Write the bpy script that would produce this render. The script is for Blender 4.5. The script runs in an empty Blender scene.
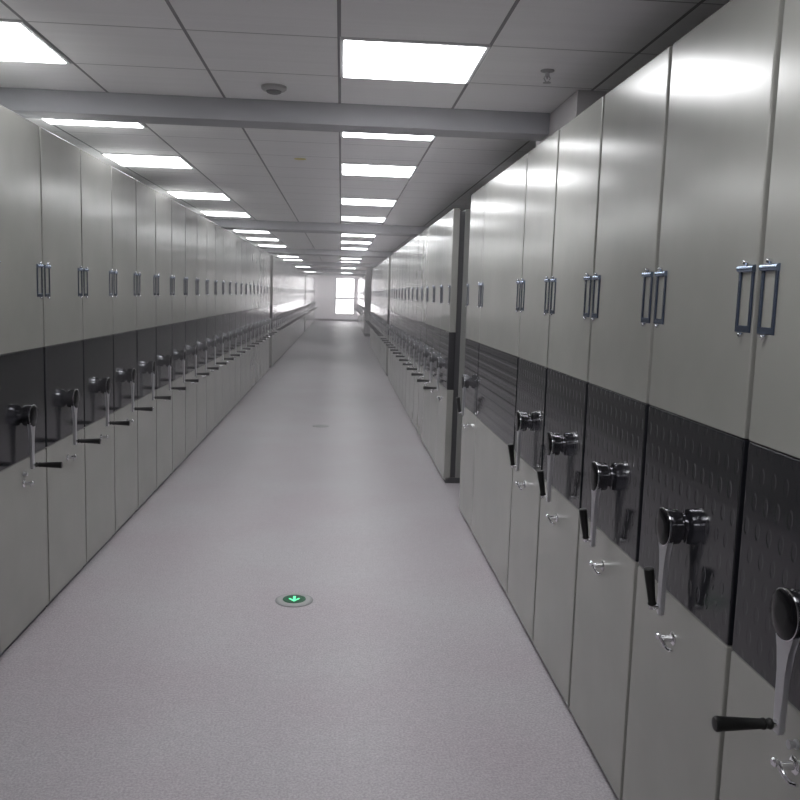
import bpy, bmesh, math, random
from mathutils import Vector, Matrix

sc = bpy.context.scene
COL = sc.collection

# ------------------------------------------------------------------ dimensions (metres)
A = 1.456        # aisle centre line to the left rack faces
B = 0.944        # to the right rack faces
W = 0.6422       # one mobile rack along the aisle
H = 2.40         # rack height
Z0, Z1 = 0.836, 1.340     # dark control band
HC = 2.645       # ceiling
YW = 50.8        # end wall
YB = -2.6        # wall behind
XL, XR = -4.3, 3.8
HAZE = 0.025
DEPTH = 2.3      # rack length away from the aisle

# ------------------------------------------------------------------ materials
def mat(name, color, rough=0.5, metal=0.0, spec=0.5, emit=None, es=0.0, coat=0.0, aniso=0.0):
    m = bpy.data.materials.new(name); m.use_nodes = True
    p = m.node_tree.nodes['Principled BSDF']
    p.inputs['Base Color'].default_value = (*color, 1)
    p.inputs['Roughness'].default_value = rough
    p.inputs['Metallic'].default_value = metal
    p.inputs['Specular IOR Level'].default_value = spec
    p.inputs['Coat Weight'].default_value = coat
    p.inputs['Coat Roughness'].default_value = 0.08
    if emit:
        p.inputs['Emission Color'].default_value = (*emit, 1)
        p.inputs['Emission Strength'].default_value = es
    return m

def nd(m, t, **kw):
    n = m.node_tree.nodes.new(t)
    for k, v in kw.items(): setattr(n, k, v)
    return n
def lk(m, a, b): m.node_tree.links.new(a, b)
def P(m): return m.node_tree.nodes['Principled BSDF']

def noise_bump(m, scale, strength, dist=0.001, stretch=(1, 1, 1), detail=3):
    tc = nd(m, 'ShaderNodeTexCoord'); mp = nd(m, 'ShaderNodeMapping')
    mp.inputs['Scale'].default_value = stretch
    n = nd(m, 'ShaderNodeTexNoise'); n.inputs['Scale'].default_value = scale; n.inputs['Detail'].default_value = detail
    b = nd(m, 'ShaderNodeBump'); b.inputs['Strength'].default_value = strength; b.inputs['Distance'].default_value = dist
    lk(m, tc.outputs['Object'], mp.inputs['Vector']); lk(m, mp.outputs[0], n.inputs['Vector'])
    lk(m, n.outputs['Fac'], b.inputs['Height']); lk(m, b.outputs[0], P(m).inputs['Normal'])
    return n

def mottled(m, c1, c2, scale, detail=4, stretch=(1, 1, 1), lo=0.35, hi=0.65):
    tc = nd(m, 'ShaderNodeTexCoord'); mp = nd(m, 'ShaderNodeMapping')
    mp.inputs['Scale'].default_value = stretch
    n = nd(m, 'ShaderNodeTexNoise'); n.inputs['Scale'].default_value = scale; n.inputs['Detail'].default_value = detail
    r = nd(m, 'ShaderNodeValToRGB')
    r.color_ramp.elements[0].position = lo; r.color_ramp.elements[0].color = (*c1, 1)
    r.color_ramp.elements[1].position = hi; r.color_ramp.elements[1].color = (*c2, 1)
    lk(m, tc.outputs['Object'], mp.inputs['Vector']); lk(m, mp.outputs[0], n.inputs['Vector'])
    lk(m, n.outputs['Fac'], r.inputs[0]); lk(m, r.outputs[0], P(m).inputs['Base Color'])
    return r

M = {}
M['paint'] = mat('grey_powder_coat', (0.40, 0.395, 0.37), 0.22, 0.1, 0.48)
mottled(M['paint'], (0.293, 0.291, 0.270), (0.318, 0.315, 0.293), 3, 3)
noise_bump(M['paint'], 2.2, 0.3, 0.006, (1, 1, 0.6), 2)
M['shelf'] = mat('grey_shelf_steel', (0.25, 0.25, 0.24), 0.45, 0.2)
M['dark'] = mat('dark_recess_steel', (0.045, 0.045, 0.05), 0.5)
M['chrome'] = mat('chrome', (0.75, 0.75, 0.77), 0.12, 1.0)
M['satin'] = mat('satin_silver', (0.42, 0.42, 0.44), 0.32, 0.65)
M['black_gloss'] = mat('black_gloss_plastic', (0.006, 0.006, 0.007), 0.18, 0.0, 0.15)
M['hub'] = mat('black_chrome_hub', (0.24, 0.24, 0.26), 0.09, 0.95, 0.6)
M['rubber'] = mat('black_grip_plastic', (0.008, 0.008, 0.008), 0.38, 0.0, 0.3)
M['holder'] = mat('blue_grey_metal', (0.06, 0.08, 0.125), 0.25, 0.6, 0.6)
M['holder_bar'] = mat('blue_steel_bar', (0.25, 0.31, 0.42), 0.25, 0.9, 0.6)

def band_material(name, kind):
    m = mat(name, (0.014, 0.0145, 0.018), 0.13, 0.0, 0.5)
    tc = nd(m, 'ShaderNodeTexCoord'); sp = nd(m, 'ShaderNodeSeparateXYZ')
    lk(m, tc.outputs['Object'], sp.inputs[0])
    def math_(op, a, b=None, c=None):
        n = nd(m, 'ShaderNodeMath', operation=op)
        for i, q in enumerate((a, b, c)):
            if q is None: continue
            if isinstance(q, (int, float)): n.inputs[i].default_value = q
            else: lk(m, q, n.inputs[i])
        return n.outputs[0]
    z = sp.outputs['Z']; y = sp.outputs['Y']
    if kind == 'dimples':
        # rows of upright oval dimples
        u = math_('MULTIPLY', y, 1/0.052); v = math_('MULTIPLY', z, 1/0.062)
        row = math_('FLOOR', v)
        off = math_('MULTIPLY', math_('MODULO', row, 2.0), 0.5)
        fu = math_('SUBTRACT', math_('FRACT', math_('ADD', math_('ADD', u, 100.0), off)), 0.5)
        fv = math_('SUBTRACT', math_('FRACT', v), 0.5)
        d = math_('SQRT', math_('ADD', math_('MULTIPLY', math_('MULTIPLY', fu, fu), 2.6), math_('MULTIPLY', fv, fv)))
        h = nd(m, 'ShaderNodeMapRange', interpolation_type='SMOOTHSTEP')
        h.inputs['From Min'].default_value = 0.22; h.inputs['From Max'].default_value = 0.38
        lk(m, d, h.inputs['Value']); hh = h.outputs[0]
    else:
        v = math_('FRACT', math_('MULTIPLY', z, 1/0.056))
        h = nd(m, 'ShaderNodeMapRange', interpolation_type='SMOOTHSTEP')
        h.inputs['From Min'].default_value = 0.18; h.inputs['From Max'].default_value = 0.45
        lk(m, math_('ABSOLUTE', math_('SUBTRACT', v, 0.5)), h.inputs['Value']); hh = h.outputs[0]
    b = nd(m, 'ShaderNodeBump'); b.inputs['Strength'].default_value = 0.22 if kind == 'dimples' else 0.5; b.inputs['Distance'].default_value = 0.0016
    lk(m, hh, b.inputs['Height']); lk(m, b.outputs[0], P(m).inputs['Normal'])
    return m
M['band_d'] = band_material('black_dimpled_fascia', 'dimples')
M['band_l'] = band_material('black_louvred_fascia', 'louvres')
M['band_p'] = mat('black_smooth_fascia', (0.014, 0.0145, 0.018), 0.15, 0.0, 0.5)
noise_bump(M['band_p'], 5, 0.2, 0.003)

# floor: pale lavender-grey vinyl with fine flecks
M['floor'] = mat('speckled_vinyl', (0.4, 0.38, 0.4), 0.42, 0, 0.4)
def floor_nodes(m):
    tc = nd(m, 'ShaderNodeTexCoord')
    n1 = nd(m, 'ShaderNodeTexNoise'); n1.inputs['Scale'].default_value = 110; n1.inputs['Detail'].default_value = 5; n1.inputs['Roughness'].default_value = 0.7
    n2 = nd(m, 'ShaderNodeTexNoise'); n2.inputs['Scale'].default_value = 1.3; n2.inputs['Detail'].default_value = 3
    n3 = nd(m, 'ShaderNodeTexNoise'); n3.inputs['Scale'].default_value = 22; n3.inputs['Detail'].default_value = 4
    for n in (n1, n2, n3): lk(m, tc.outputs['Object'], n.inputs['Vector'])
    r1 = nd(m, 'ShaderNodeValToRGB')
    e = r1.color_ramp.elements
    e[0].position = 0.36; e[0].color = (0.335, 0.312, 0.335, 1)
    e[1].position = 0.64; e[1].color = (0.525, 0.505, 0.525, 1)
    lk(m, n1.outputs['Fac'], r1.inputs[0])
    mx = nd(m, 'ShaderNodeMix', data_type='RGBA', blend_type='MULTIPLY'); mx.inputs[0].default_value = 1
    r2 = nd(m, 'ShaderNodeValToRGB'); e = r2.color_ramp.elements
    e[0].position = 0.35; e[0].color = (0.95, 0.90, 0.92, 1); e[1].position = 0.65; e[1].color = (1, 1, 1, 1)
    lk(m, n2.outputs['Fac'], r2.inputs[0])
    lk(m, r1.outputs[0], mx.inputs[6]); lk(m, r2.outputs[0], mx.inputs[7])
    mx2 = nd(m, 'ShaderNodeMix', data_type='RGBA', blend_type='MULTIPLY'); mx2.inputs[0].default_value = 1
    r3 = nd(m, 'ShaderNodeValToRGB'); e = r3.color_ramp.elements
    e[0].position = 0.3; e[0].color = (0.92, 0.92, 0.92, 1); e[1].position = 0.7; e[1].color = (1, 1, 1, 1)
    lk(m, n3.outputs['Fac'], r3.inputs[0])
    lk(m, mx.outputs[2], mx2.inputs[6]); lk(m, r3.outputs[0], mx2.inputs[7])
    lk(m, mx2.outputs[2], P(m).inputs['Base Color'])
    b = nd(m, 'ShaderNodeBump'); b.inputs['Strength'].default_value = 0.15; b.inputs['Distance'].default_value = 0.001
    lk(m, n1.outputs['Fac'], b.inputs['Height']); lk(m, b.outputs[0], P(m).inputs['Normal'])
floor_nodes(M['floor'])

# ceiling: 600 mm lay-in tiles, thin shadow-gap grid
M['ceiling'] = mat('ceiling_tiles', (0.62, 0.62, 0.63), 0.75, 0, 0.3)
def ceiling_nodes(m):
    tc = nd(m, 'ShaderNodeTexCoord'); sp = nd(m, 'ShaderNodeSeparateXYZ'); lk(m, tc.outputs['Object'], sp.inputs[0])
    def mt(op, a, b=None):
        n = nd(m, 'ShaderNodeMath', operation=op)
        for i, q in enumerate((a, b)):
            if q is None: continue
            if isinstance(q, (int, float)): n.inputs[i].default_value = q
            else: lk(m, q, n.inputs[i])
        return n.outputs[0]
    def lines(out, off, wd):
        f = mt('FRACT', mt('DIVIDE', mt('ADD', out, off), 0.6))
        d = mt('ABSOLUTE', mt('SUBTRACT', f, 0.5))
        return mt('GREATER_THAN', d, 0.5 - wd/0.6/2)
    lx = lines(sp.outputs['X'], 60.0 + 0.029, 0.014)
    ly = lines(sp.outputs['Y'], 60.0 - 0.5, 0.009)
    # faint ridges across each tile
    rid = nd(m, 'ShaderNodeTexNoise'); mp = nd(m, 'ShaderNodeMapping'); mp.inputs['Scale'].default_value = (0.4, 14, 1)
    rid.inputs['Scale'].default_value = 1.5
    lk(m, tc.outputs['Object'], mp.inputs['Vector']); lk(m, mp.outputs[0], rid.inputs['Vector'])
    rr = nd(m, 'ShaderNodeValToRGB'); e = rr.color_ramp.elements
    e[0].position = 0.3; e[0].color = (0.91, 0.91, 0.915, 1); e[1].position = 0.7; e[1].color = (0.95, 0.95, 0.955, 1)
    lk(m, rid.outputs['Fac'], rr.inputs[0])
    mx = nd(m, 'ShaderNodeMix', data_type='RGBA'); lk(m, mt('MAXIMUM', mt('MULTIPLY', lx, 1.0), mt('MULTIPLY', ly, 0.7)), mx.inputs[0])
    lk(m, rr.outputs[0], mx.inputs[6]); mx.inputs[7].default_value = (0.32, 0.32, 0.33, 1)
    lk(m, mx.outputs[2], P(m).inputs['Base Color'])
ceiling_nodes(M['ceiling'])

M['beam'] = mat('grey_beam_paint', (0.36, 0.36, 0.375), 0.55)
mottled(M['beam'], (0.43, 0.435, 0.46), (0.46, 0.465, 0.49), 4)
M['wall'] = mat('white_wall_paint', (0.74, 0.71, 0.73), 0.6)
mottled(M['wall'], (0.72, 0.69, 0.71), (0.76, 0.73, 0.75), 2)
M['column'] = mat('column_paint', (0.62, 0.60, 0.61), 0.6)
M['base'] = mat('baseboard_grey', (0.12, 0.11, 0.125), 0.5)
M['frame'] = mat('window_frame_grey', (0.35, 0.33, 0.36), 0.4)
M['glass'] = mat('window_glass', (1, 1, 1), 0.0)
P(M['glass']).inputs['Transmission Weight'].default_value = 1.0
P(M['glass']).inputs['IOR'].default_value = 1.1
M['lamp'] = mat('led_diffuser', (0.9, 0.9, 0.9), 0.5, emit=(0.97, 0.98, 1.0), es=14.5)
M['lamp_frame'] = mat('white_trim', (0.7, 0.7, 0.71), 0.4)
M['green_dark'] = mat('dark_green_lens', (0.01, 0.06, 0.03), 0.2, emit=(0.02, 0.3, 0.12), es=0.12)
M['green'] = mat('lit_green_arrow', (0.1, 0.6, 0.3), 0.4, emit=(0.12, 1.0, 0.42), es=1.0)
M['steel'] = mat('brushed_steel_ring', (0.55, 0.55, 0.56), 0.3, 0.9)
M['ring'] = mat('worn_steel_ring', (0.34, 0.34, 0.34), 0.5, 0.5)
M['plastic'] = mat('white_plastic', (0.45, 0.45, 0.45), 0.45)
M['slot'] = mat('grey_slot', (0.20, 0.20, 0.205), 0.5)
M['yellow'] = mat('yellow_sticker', (0.75, 0.66, 0.25), 0.6)

# ------------------------------------------------------------------ mesh helpers
def new_bm(): return bmesh.new()
def add_box(bm, x0, x1, y0, y1, z0, z1, bev=0.0, seg=2):
    vs = [bm.verts.new((x, y, z)) for x in (x0, x1) for y in (y0, y1) for z in (z0, z1)]
    q = [(0, 1, 3, 2), (4, 6, 7, 5), (0, 4, 5, 1), (2, 3, 7, 6), (0, 2, 6, 4), (1, 5, 7, 3)]
    fs = [bm.faces.new([vs[i] for i in f]) for f in q]
    if bev > 0:
        es = list({e for f in fs for e in f.edges})
        bmesh.ops.bevel(bm, geom=es, offset=bev, segments=seg, profile=0.5, affect='EDGES')
def frame_of(d):
    d = Vector(d).normalized()
    up = Vector((0, 0, 1)) if abs(d.z) < 0.9 else Vector((1, 0, 0))
    u = d.cross(up).normalized(); v = u.cross(d).normalized()
    return u, v
def add_lathe(bm, origin, axis, prof, n=24):
    """prof: list of (distance along axis, radius)"""
    o = Vector(origin); a = Vector(axis).normalized(); u, v = frame_of(a)
    rings = []
    for t, r in prof:
        if r < 1e-6: rings.append([bm.verts.new(o + a*t)])
        else: rings.append([bm.verts.new(o + a*t + (u*math.cos(2*math.pi*k/n) + v*math.sin(2*math.pi*k/n))*r) for k in range(n)])
    for p, q in zip(rings, rings[1:]):
        for k in range(n):
            k2 = (k+1) % n
            if len(p) == 1 and len(q) == 1: continue
            if len(p) == 1: bm.faces.new((p[0], q[k], q[k2]))
            elif len(q) == 1: bm.faces.new((p[k], q[0], p[k2]))
            else: bm.faces.new((p[k], q[k], q[k2], p[k2]))
    if len(rings[0]) > 1: bm.faces.new(rings[0])
    if len(rings[-1]) > 1: bm.faces.new(rings[-1][::-1])
def add_tube(bm, pts, r, n=10):
    pts = [Vector(p) for p in pts]; rings = []
    for i, p in enumerate(pts):
        d = (pts[min(i+1, len(pts)-1)] - pts[max(i-1, 0)])
        u, v = frame_of(d)
        rr = r[i] if isinstance(r, (list, tuple)) else r
        rings.append([bm.verts.new(p + (u*math.cos(2*math.pi*k/n) + v*math.sin(2*math.pi*k/n))*rr) for k in range(n)])
    for p, q in zip(rings, rings[1:]):
        for k in range(n): bm.faces.new((p[k], q[k], q[(k+1) % n], p[(k+1) % n]))
    bm.faces.new(rings[0]); bm.faces.new(rings[-1][::-1])
def add_prism(bm, outline, x0, x1, axis='X', bev=0):
    """outline: list of 2D points (y,z) extruded along x, or (x,y) extruded along z"""
    def V(p, t): return (t, p[0], p[1]) if axis == 'X' else (p[0], p[1], t)
    a = [bm.verts.new(V(p, x0)) for p in outline]; b = [bm.verts.new(V(p, x1)) for p in outline]
    n = len(outline); fs = [bm.faces.new(a), bm.faces.new(b[::-1])]
    for k in range(n): fs.append(bm.faces.new((a[k], a[(k+1) % n], b[(k+1) % n], b[k])))
    if bev: bmesh.ops.bevel(bm, geom=list(set(fs[0].edges) | set(fs[1].edges)), offset=bev, segments=2, profile=0.5, affect='EDGES')
def obj(name, bm, m, parent=None, smooth=True, **props):
    bmesh.ops.recalc_face_normals(bm, faces=bm.faces)
    me = bpy.data.meshes.new(name); bm.to_mesh(me); bm.free()
    ms = m if isinstance(m, list) else [m]
    for q in ms: me.materials.append(q)
    if smooth:
        for p in me.polygons: p.use_smooth = True
        me.set_sharp_from_angle(angle=math.radians(35))
    o = bpy.data.objects.new(name, me); COL.objects.link(o)
    if parent: o.parent = parent
    for k, v in props.items(): o[k] = v
    return o
def empty(name, loc=(0, 0, 0), rz=0, **props):
    o = bpy.data.objects.new(name, None); COL.objects.link(o); o.location = loc; o.rotation_euler = (0, 0, rz)
    o.empty_display_size = 0.1
    for k, v in props.items(): o[k] = v
    return o
def copy_tree(o, parent=None):
    c = o.copy(); COL.objects.link(c)
    if parent: c.parent = parent
    for ch in o.children: copy_tree(ch, c)
    return c
def boxo(name, dims, m, bev=0.0, parent=None, **props):
    bm = new_bm(); add_box(bm, *dims, bev=bev); o = obj(name, bm, m, parent, **props)
    if bev:
        w = o.modifiers.new('weighted', 'WEIGHTED_NORMAL'); w.keep_sharp = True; w.weight = 100
    return o

# ------------------------------------------------------------------ the setting
boxo('floor', (XL, XR, YB, YW, -0.06, 0.0), M['floor'], kind='structure')
boxo('ceiling', (XL, XR, YB, YW, HC, HC+0.06), M['ceiling'], kind='structure')
def side_wall(name, x0, x1, n):
    # solid wall with an added window, out of view, that brightens the far end
    ya, yb, za, zb = 48.9, 50.55, 0.37, 2.56
    bm = new_bm()
    for d in ((YB-0.12, ya, -0.06, HC+0.06), (yb, YW+0.12, -0.06, HC+0.06), (ya, yb, -0.06, za), (ya, yb, zb, HC+0.06)):
        add_box(bm, x0, x1, d[0], d[1], d[2], d[3])
    obj(name, bm, M['wall'], kind='structure')
    xm = (x0+x1)/2; f = 0.06
    bm = new_bm()
    add_box(bm, xm-0.03, xm+0.03, ya, ya+f, za, zb); add_box(bm, xm-0.03, xm+0.03, yb-f, yb, za, zb)
    for z in (za, 1.29, zb-f): add_box(bm, xm-0.03, xm+0.03, ya+f, yb-f, z, z+f)
    w = empty('window_%d' % n, (0, 0, 0), kind='structure')  # unseen side window, added to let daylight onto the end wall
    obj('window_frame', bm, M['frame'], w)
    for z0, z1 in ((za+f, 1.29), (1.29+f, zb-f)): boxo('window_pane', (xm-0.004, xm+0.004, ya+f, yb-f, z0, z1), M['glass'], parent=w)
side_wall('wall_left', XL-0.12, XL, 2)
side_wall('wall_right', XR, XR+0.12, 3)
boxo('wall_back', (XL, XR, YB-0.12, YB, -0.06, HC+0.06), M['wall'], kind='structure')
# end wall with the window opening
WX0, WX1, WZ0, WZ1, WM = -0.35, 0.83, 0.37, 2.56, 1.335
bm = new_bm()
for d in ((XL, WX0, -0.06, HC+0.06), (WX1, XR, -0.06, HC+0.06), (WX0, WX1, -0.06, WZ0), (WX0, WX1, WZ1, HC+0.06)):
    add_box(bm, d[0], d[1], YW, YW+0.2, d[2], d[3])
obj('wall_front', bm, M['wall'], kind='structure')
win = empty('window_1', ((WX0+WX1)/2, YW+0.10, WZ0), kind='structure')
def rel(o, root):     # parent a part built in world coordinates under a moved root
    o.parent = root; o.matrix_parent_inverse = Matrix.Translation(-Vector(root.location)); return o
bm = new_bm(); f = 0.06
add_box(bm, WX0, WX0+f, YW+0.02, YW+0.09, WZ0, WZ1); add_box(bm, WX1-f, WX1, YW+0.02, YW+0.09, WZ0, WZ1)
add_box(bm, WX0+f, WX1-f, YW+0.02, YW+0.09, WZ0, WZ0+f); add_box(bm, WX0+f, WX1-f, YW+0.02, YW+0.09, WZ1-f, WZ1)
add_box(bm, WX0+f, WX1-f, YW+0.02, YW+0.09, WM-0.045, WM+0.045)
rel(obj('window_frame', bm, M['frame']), win)
rel(boxo('window_pane', (WX0+f, WX1-f, YW+0.05, YW+0.058, WM+0.045, WZ1-f), M['glass']), win)
rel(boxo('window_pane', (WX0+f, WX1-f, YW+0.05, YW+0.058, WZ0+f, WM-0.045), M['glass']), win)
boxo('baseboard_front', (XL, XR, YW-0.015, YW, 0, 0.11), M['base'], kind='structure')

# ceiling downstand beams
n = 1
for y0, t, x1 in ((4.66, 0.20, 1.10), (12.5, 0.55, 1.25), (20.2, 0.8, 1.25), (28.3, 0.8, 1.25), (36.4, 0.8, 1.25), (44.2, 0.8, 1.25)):
    boxo('trim_%d' % n, (XL, x1 if n == 1 else XR, y0, y0+t, HC-0.113, HC), M['beam'], 0.004, kind='structure'); n += 1
# column head above the right racks where the first beam ends
boxo('trim_%d' % n, (1.10, 1.75, 4.13, 4.98, H+0.012, HC), M['column'], 0.004, kind='structure'); n += 1
# full-height column at the right near the far bay
boxo('trim_%d' % n, (0.965, 1.55, 33.3, 34.0, 0, HC), M['column'], 0.006, kind='structure'); n += 1
boxo('trim_%d' % n, (0.955, 1.56, 33.285, 34.01, 0, 0.11), M['base'], kind='structure'); n += 1

# ------------------------------------------------------------------ mobile racks
def build_rack(w, crank, band, lock_knob=True, far=False):
    """face looks along +X at x=0, the rack runs back to -DEPTH, centred on y=0"""
    r = empty('mobile_rack')
    g = 0.0095; h = w/2 - g
    # carriage on the floor, shelf body and dark recess behind the front panel
    boxo('carriage', (-DEPTH, -0.018, -h, h, 0.0, 0.05), M['dark'], parent=r)
    bm = new_bm()
    add_box(bm, -DEPTH, -0.105, -h+0.004, h-0.004, 0.05, H-0.004)
    body = obj('shelf_body', bm, M['shelf'], r)
    boxo('recess_strip', (-0.105, -0.06, -h+0.02, h-0.02, 0.05, H-0.02), M['dark'], parent=r)
    bv = 0.006
    boxo('upper_panel', (-0.06, 0, -h, h, Z1+0.001, H), M['paint'], bv, parent=r)
    boxo('control_fascia', (-0.06, -0.001, -h, h, Z0, Z1), band, bv, parent=r)
    boxo('lower_panel', (-0.06, 0, -h, h, 0.028, Z0-0.001), M['paint'], bv, parent=r)
    # two label holders, close to the two upright edges of the upper panel
    for s in (-1, 1):
        yc = s*(w/2 - 0.054); z0, z1 = 1.588, 1.742; hw = 0.037
        bm = new_bm()
        add_box(bm, 0, 0.004, yc-hw, yc-hw+0.012, z0, z1, 0.001, 1); add_box(bm, 0, 0.004, yc+hw-0.012, yc+hw, z0, z1, 0.001, 1)
        add_box(bm, 0, 0.004, yc-hw+0.010, yc+hw-0.010, z0, z0+0.016, 0.001, 1)
        lh = obj('label_holder', bm, M['holder'], r)
        bm = new_bm(); add_lathe(bm, (0.002, yc-hw-0.001, z1-0.006), (0, 1, 0), [(0, 0.0085), (2*hw+0.002, 0.0085)], 14)
        obj('rounded_bar', bm, M['holder_bar'], lh)
        if not far:
            for zz in (z0-0.006, z1+0.008):
                bm = new_bm(); add_lathe(bm, (0.0, yc, zz), (1, 0, 0), [(0, 0.004), (0.008, 0.006), (0.012, 0.005), (0.014, 0)], 10)
                obj('screw', bm, M['chrome'], lh)
    if crank:
        zc, za = 1.045, 0.815
        bm = new_bm()
        add_lathe(bm, (-0.001, 0, zc), (1, 0, 0), [(0, 0.036), (0.003, 0.036), (0.005, 0.031), (0.012, 0.031), (0.0125, 0.044), (0.014, 0.0475), (0.036, 0.0495), (0.040, 0.0505), (0.0475, 0.0505)], 28)
        cr = obj('crank_hub', bm, M['hub'], r)
        # teardrop arm: wraps the hub and narrows to the grip pivot
        R = 0.0465; pts = []
        for k in range(25):
            a = math.radians(-40 + 260*k/24); pts.append((R*math.cos(a), zc + R*math.sin(a)))
        pts += [(-0.021, zc-0.075), (-0.0155, zc-0.12), (-0.0135, za-0.012), (-0.009, za-0.020), (0.009, za-0.020), (0.0135, za-0.012), (0.0155, zc-0.12), (0.021, zc-0.075)]
        bm = new_bm(); add_prism(bm, pts, 0.036, 0.049, bev=0.002)
        obj('crank_arm', bm, M['satin'], cr)
        bm = new_bm(); add_lathe(bm, (0.047, 0, zc), (1, 0, 0), [(0, 0.051), (0.002, 0.0525), (0.0055, 0.0525), (0.0062, 0.051)], 32)
        obj('chrome_rim', bm, M['chrome'], cr)
        bm = new_bm(); add_lathe(bm, (0.050, 0, zc), (1, 0, 0), [(0, 0.0505), (0.005, 0.0505), (0.008, 0.046), (0.009, 0.02), (0.009, 0)], 32)
        obj('hub_cap', bm, M['black_gloss'], cr)
        if crank == 'out':
            bm = new_bm()
            add_lathe(bm, (0.049, 0, za), (1, 0, 0), [(0, 0.0085), (0.010, 0.0085)], 14)
            obj('ferrule', bm, M['chrome'], cr)
            bm = new_bm()
            add_lathe(bm, (0.058, 0, za), (1, 0, 0), [(0, 0.010), (0.003, 0.0118), (0.006, 0.0118), (0.009, 0.0098), (0.013, 0.0095), (0.016, 0.012), (0.020, 0.012), (0.024, 0.0105), (0.06, 0.0125), (0.107, 0.0150), (0.110, 0.0158), (0.116, 0.0158), (0.119, 0.013), (0.120, 0)], 18)
            obj('grip', bm, M['rubber'], cr)
        else:
            bm = new_bm()
            add_lathe(bm, (0.049, 0, za+0.002), (1, 0, 0), [(0, 0.0085), (0.018, 0.0085), (0.021, 0.006)], 14)
            add_box(bm, 0.058, 0.074, -0.007, 0.007, za-0.006, za+0.016, 0.003)
            obj('ferrule', bm, M['chrome'], cr)
            bm = new_bm()
            d = (0.16, 0.0, 1)
            add_lathe(bm, (0.067, 0, za+0.006), d, [(0, 0.009), (0.004, 0.0125), (0.008, 0.0125), (0.012, 0.0105), (0.05, 0.0125), (0.100, 0.0148), (0.106, 0.0148), (0.109, 0.012), (0.110, 0)], 18)
            obj('grip', bm, M['rubber'], cr)
        if not far:
            # lock: rose, key knob above, bent lever
            zl = 0.725
            bm = new_bm()
            add_lathe(bm, (0, 0, zl), (1, 0, 0), [(0, 0.019), (0.003, 0.019), (0.006, 0.015), (0.007, 0.010), (0.034, 0.0085), (0.036, 0)], 20)
            lo = obj('lock', bm, M['chrome'], r)
            bm = new_bm()
            add_tube(bm, [(0.036, -0.004, zl+0.004), (0.034, 0.004, zl-0.002), (0.029, 0.014, zl-0.016), (0.024, 0.030, zl-0.021), (0.020, 0.046, zl-0.016)], [0.0055, 0.0055, 0.0048, 0.0045, 0.004], 8)
            add_lathe(bm, (0.034, -0.006, zl+0.004), (1, 0, 0), [(0, 0.006), (0.003, 0.010), (0.009, 0.010), (0.013, 0.006), (0.014, 0)], 12)
            obj('lever', bm, M['chrome'], lo)
            if lock_knob:
              bm = new_bm(); add_lathe(bm, (0, 0, zl+0.045), (1, 0, 0), [(0, 0.010), (0.004, 0.010), (0.006, 0.007), (0.014, 0.007), (0.016, 0.0095), (0.019, 0.0095), (0.020, 0)], 16)
              obj('key_knob', bm, M['satin'], r)
    return r

ORD = ['nearest', 'second', 'third', 'fourth', 'fifth', 'sixth', 'seventh', 'eighth', 'ninth', 'tenth', 'eleventh', 'twelfth', 'thirteenth',
       'fourteenth', 'fifteenth', 'sixteenth', 'seventeenth', 'eighteenth', 'nineteenth', 'twentieth', 'twenty-first', 'twenty-second',
       'twenty-third', 'twenty-fourth', 'twenty-fifth', 'twenty-sixth', 'twenty-seventh']
protos = {
    'plain': build_rack(W, 'out', M['band_p'], False),
    'knob': build_rack(W, 'out', M['band_p'], True),
    'out': build_rack(W, 'out', M['band_d'], True),
    'fold': build_rack(W, 'fold', M['band_d'], False),
    'louv': build_rack(W, 'fold', M['band_l'], False),
    'wide': build_rack(2*W, None, M['band_l']),
    'far': build_rack(W, 'out', M['band_p'], far=True),
    'mid': build_rack(W, 'out', M['band_l'], False),
}
used = set()
rng = random.Random(4)
def place(kind, x, y, rz, label, group, yscale=1.0):
    if kind in used: o = copy_tree(protos[kind])
    else: o = protos[kind]; used.add(kind)
    o.location = (x, y, 0); o.rotation_euler = (0, 0, rz + math.radians(rng.uniform(-0.16, 0.16))); o.scale = (1, yscale, 1)
    o['label'] = label; o['category'] = 'storage rack'; o['group'] = group
    return o
# left row, three bays
for i in range(-2, 22):
    y = 4.3156 + (i - 0.5)*W
    if i < 0: lab = ['light grey rack beside the camera at the left, just out of frame'][0]
    else: lab = 'light grey mobile rack with black band, %s from the camera in the near left row' % ORD[i]
    place('knob' if i == 0 else 'fold' if i < 0 else 'plain', -A, y, 0, lab, 'mobile racks in the near left row')
y0 = 18.45
for i in range(25):
    place('far', -A, y0 + (i+0.5)*W, 0, 'grey mobile rack with crank, %s from the camera in the middle left row' % ORD[i], 'mobile racks in the middle left row')
y0 = 35.5
for i in range(20):
    place('far', -A, y0 + (i+0.5)*W, 0, 'grey mobile rack with crank, %s from the camera in the farthest left row' % ORD[i], 'mobile racks in the farthest left row')
# right row, four bays
PI = math.pi
place('out', B, 1.8876 - 1.5*W, PI, 'light grey rack beside the camera at the right, just out of frame', 'mobile racks in the near right row')
place('out', B, 1.8876 - 0.5*W, PI, 'grey mobile rack at the right edge, its crank grip sticking into the aisle', 'mobile racks in the near right row')
for i in range(4):
    place('fold', B, 1.8876 + (i+0.5)*W, PI, 'grey mobile rack with folded crank grip, %s from the camera in the near right row' % ORD[i+1], 'mobile racks in the near right row')
place('wide', B, 1.8876 + 5*W, PI, 'wide grey fixed rack without crank, black band with horizontal louvres, near right row', 'mobile racks in the near right row')
place('louv', B, 1.8876 + 6.5*W, PI, 'last narrow grey rack of the near right row, beside the dark gap', 'mobile racks in the near right row')
y0 = 7.36
for i in range(14):
    place('mid', B, y0 + (i+0.5)*0.6525, PI, 'grey mobile rack with crank, %s past the first gap in the right row' % ORD[i], 'mobile racks in the second right row', 0.6525/W)
y0 = 17.2
for i in range(15):
    place('far', B, y0 + (i+0.5)*W, PI, 'grey mobile rack with crank, %s past the second gap in the right row' % ORD[i], 'mobile racks in the third right row')
y0 = 34.4
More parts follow.
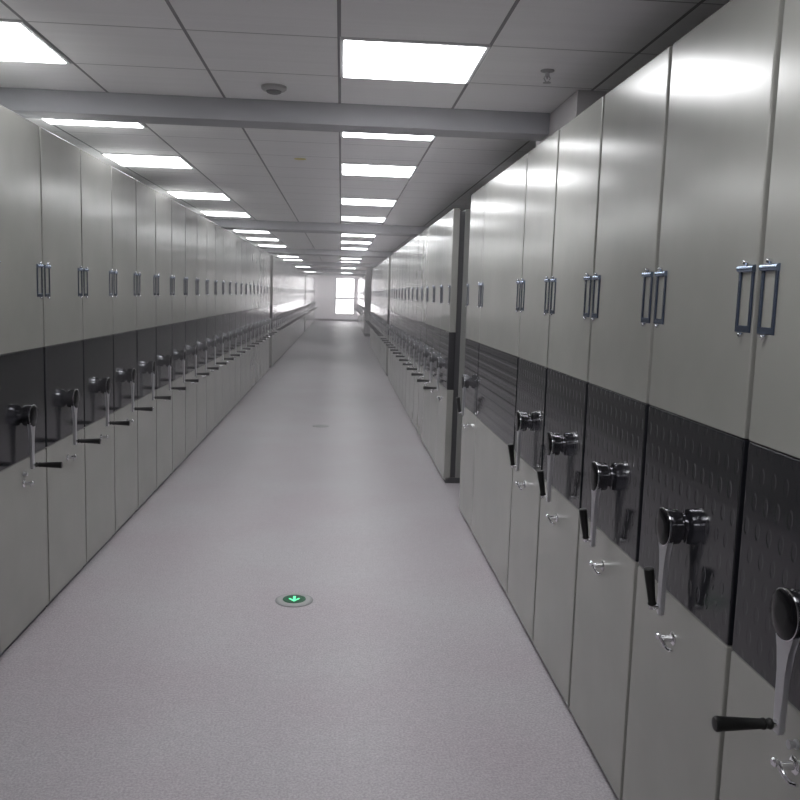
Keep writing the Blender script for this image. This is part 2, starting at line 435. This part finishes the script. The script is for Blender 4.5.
for i in range(22):
    place('far', B, y0 + (i+0.5)*W, PI, 'grey mobile rack with crank, %s past the pale column in the right row' % ORD[i], 'mobile racks in the farthest right row')

# ------------------------------------------------------------------ ceiling lights
def build_light():
    r = empty('ceiling_light')
    bm = new_bm()
    o_, i_ = 0.298, 0.282
    for d in ((-o_, o_, -o_, -i_), (-o_, o_, i_, o_), (-o_, -i_, -i_, i_), (i_, o_, -i_, i_)):
        add_box(bm, d[0], d[1], d[2], d[3], -0.010, 0.0)
    obj('frame', bm, M['lamp_frame'], r)
    boxo('diffuser', (-i_, i_, -i_, i_, -0.014, 0.0), M['lamp'], 0.004, parent=r)
    return r
lp = build_light(); first = True
rows = [3.78, 5.28, 7.02, 9.42, 11.55, 14.75, 16.85, 19.2, 24.8, 27.3, 34.3, 42.6, 46.6, 49.4]  # end-bay rows packed closer to brighten the far end
for side, xc in (('centre', 0.272), ('left', -1.532)):
    for k, y in list(enumerate(rows)) + ([(-1, 1.45), (-1, -0.9)] if side == 'centre' else [(-1, -0.9)]):  # out-of-frame lights are added to brighten the near racks
        o = lp if first else copy_tree(lp); first = False
        o.location = (xc, y, HC)
        o['category'] = 'ceiling light'; o['group'] = 'ceiling lights in the %s column' % side
        if k < 0: o['label'] = 'added square ceiling light overhead or behind the camera, out of frame'; o['group'] = 'added ceiling lights behind the camera'; continue
        o['label'] = 'lit square ceiling light panel, %s from the camera in the %s column' % (ORD[k], side)

# ------------------------------------------------------------------ small ceiling fittings
def disc(name, loc, r, label, cat, mats):
    t = empty(name, loc, label=label, category=cat)
    bm = new_bm(); add_lathe(bm, (0, 0, 0), (0, 0, -1), [(0, r), (0.012, r), (0.020, r*0.85), (0.022, r*0.6)], 28)
    obj('housing', bm, mats[0], t)
    bm = new_bm(); add_lathe(bm, (0, 0, -0.022), (0, 0, -1), [(0, r*0.62), (0.008, r*0.55), (0.012, r*0.4), (0.012, 0)], 28)
    obj('sensor_cap', bm, mats[1], t)
    return t
disc('smoke_detector', (-0.35, 4.36, HC), 0.062, 'small round smoke detector on the ceiling before the first beam', 'smoke detector', (M['plastic'], M['slot']))
def sprinkler(loc, label):
    t = empty('sprinkler_head', loc, label=label, category='sprinkler')
    bm = new_bm(); add_lathe(bm, (0, 0, 0), (0, 0, -1), [(0, 0.03), (0.004, 0.03), (0.007, 0.014)], 20); obj('escutcheon', bm, M['plastic'], t)
    bm = new_bm(); add_lathe(bm, (0, 0, -0.006), (0, 0, -1), [(0, 0.009), (0.018, 0.009), (0.020, 0.006), (0.030, 0.003)], 14)
    for s in (-1, 1): add_tube(bm, [(s*0.008, 0, -0.022), (s*0.014, 0, -0.034), (s*0.003, 0, -0.052)], 0.0022, 6)
    obj('nozzle', bm, M['steel'], t)
    bm = new_bm(); add_lathe(bm, (0, 0, -0.051), (0, 0, -1), [(0, 0.017), (0.002, 0.018), (0.003, 0.006), (0.003, 0)], 20); obj('deflector', bm, M['steel'], t)
sprinkler((0.88, 3.82, HC), 'small sprinkler head hanging from the ceiling tile at the upper right')
sprinkler((-0.63, 18.8, HC), 'tiny sprinkler head hanging from the ceiling far down the aisle')
bm = new_bm(); add_lathe(bm, (0, 0, 0), (0, 0, -1), [(0, 0.045), (0.002, 0.045), (0.0025, 0)], 20)
o = obj('sticker', bm, M['yellow'], label='small yellow mark on a ceiling tile behind the first beam', category='sticker'); o.location = (-0.33, 6.63, HC); 

# ------------------------------------------------------------------ floor exit lights
def floor_sign(y, label, lit=True):
    t = empty('floor_exit_light', (-0.215, y, 0), label=label, category='exit light')
    bm = new_bm(); add_lathe(bm, (0, 0, 0), (0, 0, 1), [(0, 0.102), (0.002, 0.102), (0.003, 0.098), (0.003, 0.0)], 40)
    obj('outer_gasket', bm, M['slot'], t)
    bm = new_bm(); add_lathe(bm, (0, 0, 0.003), (0, 0, 1), [(0, 0.095), (0.003, 0.090), (0.004, 0.080), (0.004, 0.0)], 40)
    obj('steel_ring', bm, M['ring'], t)
    bm = new_bm(); add_lathe(bm, (0, 0, 0.007), (0, 0, 1), [(0, 0.062), (0.002, 0.061), (0.0025, 0.0)], 40)
    obj('lens', bm, M['green_dark'] if lit else M['ring'], t)
    bm = new_bm()
    add_prism(bm, [(-0.007, 0.038), (0.007, 0.038), (0.007, -0.012), (0.024, 0.010), (0.030, -0.002), (0.0, -0.042), (-0.030, -0.002), (-0.024, 0.010), (-0.007, -0.012)], 0.0094, 0.0104, axis='Z')
    obj('arrow', bm, M['green'] if lit else M['slot'], t)
floor_sign(4.44, 'round floor light with glowing green arrow pointing towards the camera')
floor_sign(10.5, 'small grey round floor light farther down the aisle, not glowing', False)

# ------------------------------------------------------------------ daylight outside the end window
wd = bpy.data.worlds.new('daylight'); sc.world = wd; wd.use_nodes = True
bg = wd.node_tree.nodes['Background']; bg.inputs[0].default_value = (1.0, 0.93, 0.99, 1); bg.inputs[1].default_value = 12.0

# ------------------------------------------------------------------ thin haze in the long hall, also standing in for lens glare
hm = bpy.data.materials.new('hall_haze_glare'); hm.use_nodes = True
nt = hm.node_tree; nt.nodes.remove(nt.nodes['Principled BSDF'])
vs = nt.nodes.new('ShaderNodeVolumeScatter'); vs.inputs['Density'].default_value = HAZE; vs.inputs['Anisotropy'].default_value = 0.6
vs.inputs['Color'].default_value = (1.0, 0.95, 1.0, 1)
nt.links.new(vs.outputs[0], nt.nodes['Material Output'].inputs['Volume'])
o = boxo('haze', (-A+0.19, B-0.19, 3.5, YW-0.03, 0.02, HC-0.12), hm, label='thin pale haze and imitated lens glare filling the long aisle', category='haze', kind='stuff')

# ------------------------------------------------------------------ camera
cam = bpy.data.cameras.new('camera'); co = bpy.data.objects.new('camera', cam); COL.objects.link(co)
F = 850.3; cam.sensor_width = 36; cam.lens = F/800*36; cam.clip_start = 0.05; cam.clip_end = 200
pitch, yaw, roll = 0.12305, 0.07254, 0.03092
cp, sp_, cy, sy, cr_, sr = math.cos(pitch), math.sin(pitch), math.cos(yaw), math.sin(yaw), math.cos(roll), math.sin(roll)
fw = Vector((sy*cp, cy*cp, -sp_)); rt = Vector((cy, -sy, 0)); up = rt.cross(fw)
r2 = cr_*rt + sr*up; u2 = -sr*rt + cr_*up
mw = Matrix(((r2.x, u2.x, -fw.x, 0), (r2.y, u2.y, -fw.y, 0), (r2.z, u2.z, -fw.z, 1.6509), (0, 0, 0, 1)))
co.matrix_world = mw
sc.camera = co
sc.view_settings.view_transform = 'Standard'; sc.view_settings.look = 'None'
sc.view_settings.gamma = 1.0; sc.view_settings.use_curve_mapping = False
sc.view_settings.exposure = -0.05
